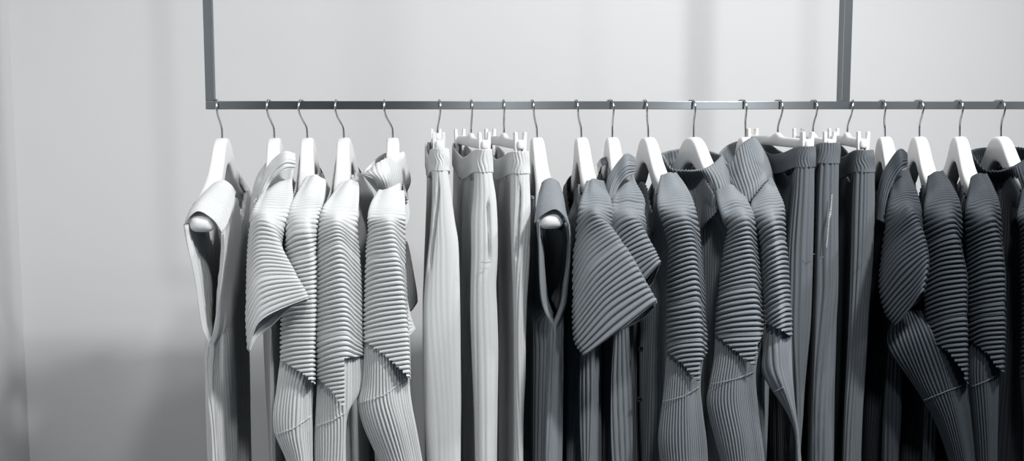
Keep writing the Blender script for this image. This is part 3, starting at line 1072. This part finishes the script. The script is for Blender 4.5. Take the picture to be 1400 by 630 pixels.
F13 = coat_hanger(948, 950.5, 939, 1016, 'white hanger standing in the wide funnel collar')
t = long_top(F13, 'long_sleeved_top', 'slate grey long sleeved pleated top with a wide open funnel collar', 'top', GREY, 131, [
    SH((978, 263), (998, 251), (1010, 257), -0.115, 40), SH((982, 281), (1004, 270), (1021, 273), -0.16, 38), SH((989, 297), (1012, 285), (1029, 292), -0.195, 34),
    SR((996, 311), (1020, 298), (1032, 307), -0.21), SR((989.5, 348), (1025, 336), (1036, 348), -0.214, 0.038), SR((985, 388), (1030, 376), (1040, 390), -0.214, 0.038),
    SR((981, 428), (1033, 418), (1042, 427), -0.214, 0.038), SR((979, 458), (1036, 453), (1045, 452), -0.214, 0.038), SR((979, 515), (1036, 508), (1040, 508), -0.214)],
    [(973, 455), (980, 459), (1006, 482), (1033, 504), (1035, 504), (1037, 472), (1047, 448)],
    [SR((980, 440), (1010, 456), (1044, 436), -0.204, 0.028), SR((977, 487), (1008, 492), (1040, 472), -0.206, 0.03), SR((970.5, 525), (1004, 520), (1032.5, 507), -0.208, 0.03),
     SR((967, 551), (1003, 551), (1035, 552), -0.208, 0.03), SR((978.4, 601), (1012, 601), (1041, 601), -0.208, 0.03), SR((986.5, 632), (1016, 632), (1045, 632), -0.206, 0.03), SR((1000, 690), (1025, 690), (1050, 690), -0.205, 0.03)],
    [(971, 525), (1005, 518), (1031, 508)], dict(w=(0.034, 0.032), A=0.006, dip=(0.05, 0.03)))
loft('collar', [
    [P(908, 215, -0.03), P(919, 231, -0.085), P(938, 233, -0.100), P(954, 232, -0.100), P(970, 227, -0.090), P(985, 214, -0.045), P(980, 210, 0.02), P(962, 205, 0.06), P(935, 203, 0.07), P(908, 208, 0.05)],
    [P(910, 232, -0.03), P(922, 243, -0.041), P(944, 247, -0.049), P(960, 246, -0.077), P(978, 243, -0.112), P(995, 230, -0.067), P(990, 228, 0.02), P(970, 225, 0.07), P(938, 222, 0.08), P(910, 224, 0.06)],
    [P(914, 256, -0.03), P(928, 268, -0.046), P(950, 272, -0.057), P(967, 268, -0.093), P(985, 262, -0.140), P(1004, 250, -0.105), P(1000, 245, 0.02), P(975, 244, 0.07), P(940, 243, 0.08), P(914, 246, 0.06)],
    [P(920, 285, -0.02), P(933, 305, -0.040), P(953, 315, -0.057), P(970, 300, -0.155), P(988, 280, -0.155), P(1008, 262, -0.120), P(1003, 258, 0.02), P(976, 258, 0.07), P(942, 260, 0.08), P(920, 268, 0.06)]],
    GREY, t, 'u', 0.0074, 0.0017, seed=136, res=8, thick=0.0012)
unparent_offset(t)

F14 = coat_hanger(1019, 1020.6, 1007, 1056, 'white hanger mostly wrapped by the tall slate collar, left of the slate trousers')
t = long_top(F14, 'long_sleeved_top', 'slate grey long sleeved pleated top with tall wrapped collar and a twisted bent sleeve', 'top', GREY, 141, [
    SH((1034, 254), (1046, 240), (1056, 244), -0.10, 38), SH((1027, 277), (1048, 262), (1064, 262), -0.155, 36), SH((1030, 294), (1052, 282), (1071, 283), -0.195, 34),
    SR((1037, 315), (1058, 301), (1072, 304), -0.212, M2=(1067, 301)), SR((1042, 349), (1061, 335), (1074.5, 335), -0.216, M2=(1069, 333)), SR((1044, 389), (1064, 374), (1077, 373), -0.218, M2=(1072, 372)),
    SR((1046, 430), (1067, 414), (1080, 413), -0.22, M2=(1074, 412)), SR((1048, 476), (1069, 460), (1081.5, 457), -0.22, M2=(1076, 458)), SR((1050, 510), (1070, 495), (1082, 492), -0.22)],
    [(1040, 439), (1050, 443), (1068, 452), (1075, 455), (1083, 461)],
    [SR((1049, 426), (1066, 432), (1081, 438), -0.208, 0.028), SR((1043.5, 480), (1064, 480), (1081.5, 478), -0.212, 0.03), SR((1041.6, 503), (1064, 503), (1082.5, 500), -0.212, 0.03), SR((1048.6, 522), (1068, 520), (1083.5, 518), -0.212, 0.03),
     SR((1061, 540), (1075, 538), (1085, 536), -0.212, 0.026), SR((1077, 565), (1083, 563), (1087.5, 561), -0.210, 0.02), SR((1086.5, 590), (1088.5, 589), (1091, 588), -0.206, 0.014), SR((1089, 640), (1092, 640), (1096, 640), -0.20, 0.014)],
    [(1059, 535), (1071, 529)], dict(w=(0.034, 0.034), A=0.007, dip=(0.05, 0.03)), lper=0.0066, lamp=0.0019)
loft('collar', [
    [P(999, 222, -0.070), P(1012, 200, -0.055), P(1026, 189, -0.02), P(1032, 191, 0.05), P(1020, 190, 0.085), P(1000, 196, 0.08), P(985, 208, 0.03), P(988, 216, -0.03)],
    [P(1003, 237, -0.102), P(1016, 218, -0.102), P(1034, 207, -0.067), P(1042, 205, 0.04), P(1028, 205, 0.095), P(1002, 210, 0.09), P(986, 222, 0.03), P(990, 230, -0.04)],
    [P(1008, 252, -0.140), P(1022, 240, -0.145), P(1041, 228, -0.120), P(1050, 222, 0.03), P(1034, 220, 0.10), P(1006, 226, 0.095), P(990, 236, 0.03), P(995, 244, -0.085)],
    [P(1014, 268, -0.165), P(1027, 256, -0.173), P(1044, 240, -0.150), P(1055, 238, 0.02), P(1040, 236, 0.10), P(1010, 242, 0.095), P(996, 252, 0.03), P(1001, 260, -0.095)],
    [P(1018, 283, -0.170), P(1029, 270, -0.175), P(1045, 250, -0.155), P(1058, 250, 0.02), P(1042, 248, 0.10), P(1014, 256, 0.095), P(1000, 266, 0.03), P(1006, 274, -0.095)]],
    GREY, t, 'u', 0.0074, 0.0018, seed=146, res=8, thick=0.0012)
unparent_offset(t)

# ------------------------------------------------------------------ 15, 16, 17  slate trousers
C15 = clip_hanger(1063, 1070, 1057, 1103, 'white clip hanger with its long bar in view, right of the wrapped collar')
t, lo, G = trousers(C15, 'slate grey trousers with the waistband side in view, leftmost of three slate pairs', GREYT, 151,
    [(200, 1095, 1114), (208, 1093, 1114.5), (217, 1092, 1114.5), (229, 1091, 1114)],
    [(236, 1090, 1114), (262, 1088, 1114.5), (300, 1084, 1115), (346, 1080, 1114.5), (400, 1078, 1113), (440, 1077, 1110), (480, 1080, 1104), (530, 1086, 1099), (570, 1089, 1097), (632, 1090, 1094), (760, 1092, 1100), (900, 1093, 1100)],
    1036, 0.0075, 0.0022, slack=0.004)
tube('bartack', [P(1104, 347, -0.183), P(1109, 348, -0.184), P(1114, 347, -0.181)], 0.0006, THREAD[INK], t, 6, 3)
unparent_offset(t)

C16 = clip_hanger(1111, 1117.5, 1106, 1134, 'white clip hanger in the middle of the slate trousers, its clip highest')
t, lo, G = trousers(C16, 'slate grey trousers with a light slit below the waistband, middle slate pair', GREYT, 161,
    [(195, 1124, 1147), (204, 1122, 1147.5), (213, 1121, 1147), (224, 1119.5, 1146)],
    [(231, 1119, 1146), (262, 1117, 1145.5), (300, 1116, 1145), (346, 1115, 1145), (400, 1114, 1145), (440, 1110, 1143), (480, 1106, 1142), (530, 1103, 1141), (570, 1103, 1141), (632, 1105, 1142), (760, 1107, 1142), (900, 1108, 1140)],
    1095, 0.009, 0.0022, slack=0.0045)
loft('zip', [[P(1137, 266, -0.182), P(1137.8, 266, -0.184)], [P(1135.2, 284, -0.183), P(1136.6, 284, -0.185)], [P(1133.4, 293, -0.183), P(1136.2, 293, -0.185)], [P(1132.6, 300, -0.183), P(1134, 300, -0.185)], [P(1131, 318, -0.183), P(1132.2, 318, -0.185)], [P(1129.4, 338, -0.182), P(1130, 338, -0.184)]], ZIPM, t, 'v', 0.004, 0.0008, closed=False, base=8, thick=0.001, outward=(0, -1, 0))
tube('bartack', [P(1118, 351, -0.183), P(1122, 352, -0.184), P(1126, 351, -0.184)], 0.0006, THREAD[INK], t, 6, 3)
unparent_offset(t)

C17 = clip_hanger(1158, 1165.8, 1165.2, 1180, 'white clip hanger under the tall post, rightmost of the clip hangers')
t, lo, G = trousers(C17, 'straight slate grey trousers with fine pleats, rightmost of the trousers', GREYT, 171,
    [(205, 1172, 1193), (214, 1171.5, 1194), (224, 1171, 1194.5), (236, 1170.5, 1195)],
    [(242, 1170, 1195), (286, 1168, 1195), (350, 1166, 1193), (429, 1163, 1187), (493, 1160, 1183.5), (557, 1156, 1179), (632, 1153, 1176), (760, 1150, 1176), (900, 1150, 1175)],
    1138, 0.0062, 0.0020, slack=0.0015)
tube('bartack', [P(1174, 354, -0.184), P(1178, 355, -0.185), P(1182, 354, -0.184)], 0.0006, THREAD[INK], t, 6, 3)
unparent_offset(t)

# ------------------------------------------------------------------ 18-21  ink tops
F18 = coat_hanger(1209.5, 1210.5, 1200, 1240, 'white hanger half hidden by a dark ribbed collar, right of the trousers')
t = top('short_sleeved_top', 'near black pleated top with ribbed collar band and leaf shaped short sleeve', 'top', F18)
body(F18, INK, t, 181, w=(0.034, 0.034), A=0.008)
loft('sleeve', [
    SH((1224, 246), (1233, 233), (1242, 231), -0.07), SH((1220, 256), (1234, 242), (1246, 243), -0.09), SH((1217, 273), (1238, 262), (1252, 263), -0.15), SH((1214, 292), (1241, 277), (1257, 284), -0.195, 34),
    SR((1210, 322), (1247, 288), (1259, 299), -0.212, M=(1228, 304)), SR((1205, 362), (1257, 311), (1261, 319), -0.228, 0.03, 0.02, M=(1227, 334)),
    SR((1204.5, 398), (1264, 340), (1266, 344), -0.244, 0.026, 0.014, M=(1230, 364)), SR((1212, 427), (1266, 364), (1267.5, 368), -0.252, 0.024, 0.012, M=(1240, 394)), SR((1225, 444), (1260, 398), (1262, 401), -0.254, 0.022, 0.012, M=(1244, 422))],
    INK, t, 'v', 0.0078, 0.0050, RP, seed=182, thick=0.001)
back_sleeve(F18, INK, t, 183, 0.2)
loft('collar', [
    [P(1239, 209, -0.112), P(1230, 204, -0.120), P(1216, 221, -0.117), P(1206, 240, -0.125), P(1201, 265, -0.141), P(1199, 300, -0.160)],
    [P(1240.5, 218, -0.136), P(1233, 218, -0.149), P(1220, 232, -0.147), P(1211, 249, -0.154), P(1206, 271, -0.164), P(1204, 302, -0.180)],
    [P(1240, 228, -0.135), P(1232, 232, -0.147), P(1223, 244, -0.152), P(1216, 260, -0.159), P(1211, 280, -0.173), P(1209, 305, -0.185)]],
    INK, t, 'v', 0.0054, 0.0027, closed=False, seed=184, base=60, outward=(0, -1, 0), res=9, thick=0.001, jit=0.1)
unparent_offset(t)

F19 = coat_hanger(1256.5, 1262.5, 1247, 1293, 'white hanger with clear arms, third from the right edge of the photo')
t = long_top(F19, 'long_sleeved_top', 'near black long sleeved pleated top whose lower sleeve bends far to the left', 'top', INK, 191, [
    SH((1268, 243), (1279, 234), (1289, 234), -0.065), SH((1265, 267), (1289, 255), (1303, 256), -0.13), SH((1264, 289), (1298, 278), (1312, 283), -0.188, 40),
    SR((1263, 314), (1302, 297), (1314, 308), -0.208), SR((1264, 353), (1310, 336), (1314, 341), -0.216), SR((1265, 389), (1318, 374), (1321, 379), -0.218),
    SR((1267, 429), (1319, 416), (1320.5, 421), -0.22), SR((1269, 469), (1320, 458), (1321.5, 461), -0.22), SR((1270, 534), (1320.5, 526), (1322, 527), -0.22)],
    [(1262, 463), (1270, 466), (1292, 478), (1310, 500), (1321, 524), (1326, 526)],
    [SR((1222, 436), (1255, 424), (1308, 440), -0.165, 0.02), SR((1214, 469), (1268, 450), (1321, 480), -0.206, 0.024, M=(1243, 456), M2=(1298, 458)), SR((1247, 522), (1290, 514), (1323, 532), -0.208, 0.03), SR((1263, 547), (1298, 544), (1326, 556), -0.21, 0.03),
     SR((1279, 576), (1306, 574), (1329, 580), -0.21, 0.03), SR((1298.4, 632), (1318, 632), (1334, 632), -0.208, 0.03), SR((1310, 690), (1325, 690), (1340, 690), -0.206, 0.03)],
    [(1262.5, 547), (1293, 535), (1322, 524)], dict(w=(0.034, 0.032), A=0.007, dip=(0.07, 0.06), nk=(0.150, 0.115)))
unparent_offset(t)

F20 = coat_hanger(1311.7, 1316.5, 1302, 1347, 'white hanger with clear arms, second from the right edge of the photo')
t = long_top(F20, 'long_sleeved_top', 'near black long sleeved pleated top with a straight sleeve, beside the rightmost coat', 'top', INK, 201, [
    SH((1327, 244), (1339, 236), (1350, 239), -0.065), SH((1323, 266), (1347, 254), (1359, 258), -0.13), SH((1321, 290), (1352, 279), (1366, 284), -0.188, 40),
    SR((1322, 314), (1357, 298), (1368, 306), -0.208), SR((1323, 353), (1367, 338), (1370, 343), -0.216), SR((1324, 389), (1371, 378), (1373, 382), -0.218),
    SR((1325, 429), (1371.4, 419), (1373, 423), -0.22), SR((1326, 469), (1371, 459), (1373, 461), -0.22), SR((1326, 520), (1369, 512), (1371, 513), -0.22)],
    [(1318, 462), (1327, 466), (1346, 481), (1366, 506), (1374, 508)],
    [SR((1327, 452), (1348, 460), (1369, 474), -0.208, 0.026), SR((1324, 509), (1346, 509), (1366, 509), -0.21, 0.028), SR((1328, 557), (1348, 557), (1364, 557), -0.21, 0.028),
     SR((1333, 620), (1350, 620), (1363, 620), -0.208, 0.026), SR((1338, 690), (1352, 690), (1364, 690), -0.206, 0.026)],
    [(1328, 528), (1348, 521), (1365, 511)], dict(w=(0.034, 0.032), A=0.007, dip=(0.07, 0.06), nk=(0.150, 0.115)))
unparent_offset(t)

F21 = coat_hanger(1368, 1374, 1355.6, 1433, 'rightmost white hanger, cut close by the photo edge')
t = long_top(F21, 'long_sleeved_top', 'near black pleated top with a wide collar, rightmost, half out of the photo', 'top', INK, 211, [
    SH((1396, 262), (1414, 251), (1428, 258), -0.115, 40), SH((1393, 281), (1416, 270), (1436, 274), -0.16, 38), SH((1391, 297), (1420, 284), (1442, 292), -0.195, 34),
    SR((1396, 314), (1428, 298), (1445, 308), -0.21), SR((1397, 350), (1434, 337), (1448, 348), -0.216), SR((1398, 390), (1438, 378), (1451, 388), -0.218),
    SR((1398, 430), (1442, 420), (1453, 428), -0.22), SR((1397, 470), (1443, 460), (1454, 466), -0.22), SR((1398, 520), (1444, 512), (1452, 513), -0.22)],
    None,
    [SR((1398, 462), (1424, 480), (1448, 505), -0.208, 0.032), SR((1395, 500), (1424, 509), (1450, 512), -0.21, 0.034), SR((1399, 557), (1426, 557), (1450, 557), -0.21, 0.034),
     SR((1403, 620), (1428, 620), (1450, 620), -0.208, 0.03), SR((1406, 690), (1428, 690), (1450, 690), -0.206, 0.03)],
    None, dict(w=(0.034, 0.032), A=0.006, dip=(0.05, 0.03)))
loft('collar', [
    [P(1332, 215, -0.03), P(1347, 232, -0.085), P(1362, 234, -0.100), P(1378, 230, -0.100), P(1392, 223, -0.090), P(1405, 214, -0.045), P(1408, 205, 0.02), P(1390, 201, 0.06), P(1358, 201, 0.07), P(1332, 204, 0.05)],
    [P(1336, 232, -0.03), P(1350, 243, -0.041), P(1366, 247, -0.049), P(1382, 246, -0.077), P(1398, 240, -0.112), P(1413, 230, -0.067), P(1414, 222, 0.02), P(1394, 220, 0.07), P(1361, 219, 0.08), P(1335, 220, 0.06)],
    [P(1342, 256, -0.03), P(1355, 268, -0.046), P(1372, 270, -0.057), P(1388, 266, -0.093), P(1404, 258, -0.140), P(1420, 248, -0.105), P(1420, 240, 0.02), P(1398, 240, 0.07), P(1366, 240, 0.08), P(1340, 244, 0.06)],
    [P(1348, 285, -0.02), P(1360, 303, -0.040), P(1376, 310, -0.057), P(1392, 296, -0.155), P(1408, 276, -0.155), P(1424, 262, -0.120), P(1422, 256, 0.02), P(1400, 256, 0.07), P(1368, 258, 0.08), P(1344, 268, 0.06)]],
    INK, t, 'u', 0.0074, 0.0017, seed=216, res=8, thick=0.0012)
unparent_offset(t)


# ------------------------------------------------------------------ light
def spot(name, loc, target, power, angle=70, radius=0.05, blend=0.6, col=(1, 1, 1)):
    l = bpy.data.lights.new(name, 'SPOT')
    l.energy = power
    l.spot_size = math.radians(angle)
    l.spot_blend = blend
    l.shadow_soft_size = radius
    l.color = col
    o = bpy.data.objects.new(name, l)
    COL.objects.link(o)
    o.location = loc
    d = Vector(target) - Vector(loc)
    o.rotation_euler = d.to_track_quat('-Z', 'Y').to_euler()
    return o


LC = (1.0, 1.0, 1.0)
spot('ceiling_or_fill_spot', (0.30, -1.9, 2.95), (0.1, 0.1, 1.5), 62, 110, 0.09, 0.9, LC)
spot('ceiling_or_fill_spot', (1.00, -1.30, 2.95), (0.0, 0.0, 1.40), 150, 110, 0.09, 0.9, LC)
spot('ceiling_or_fill_spot', (2.25, -1.05, 2.95), (1.2, 0.0, 1.45), 92, 110, 0.09, 0.9, LC)
spot('ceiling_or_fill_spot', (1.90, -1.9, 2.95), (1.0, 0.1, 1.5), 25, 100, 0.09, 0.9, LC)
spot('ceiling_or_fill_spot', (-0.80, -1.9, 2.95), (-0.88, 0.6, 0.60), 42, 52, 0.12, 1.0, LC)  # added fill lamp, only lifts the dark lower left wall

W = bpy.data.worlds.new('room_light')
S.world = W
W.use_nodes = True
W.node_tree.nodes['Background'].inputs['Color'].default_value = (0.22, 0.58, 1.0, 1)
W.node_tree.nodes['Background'].inputs['Strength'].default_value = 0.085

S.view_settings.view_transform = 'Standard'
S.view_settings.look = 'None'
S.view_settings.gamma = 1.0
S.view_settings.exposure = -0.03
S.view_settings.use_curve_mapping = False
S.cycles.use_denoising = True
S.cycles.max_bounces = 6
S.cycles.diffuse_bounces = 3
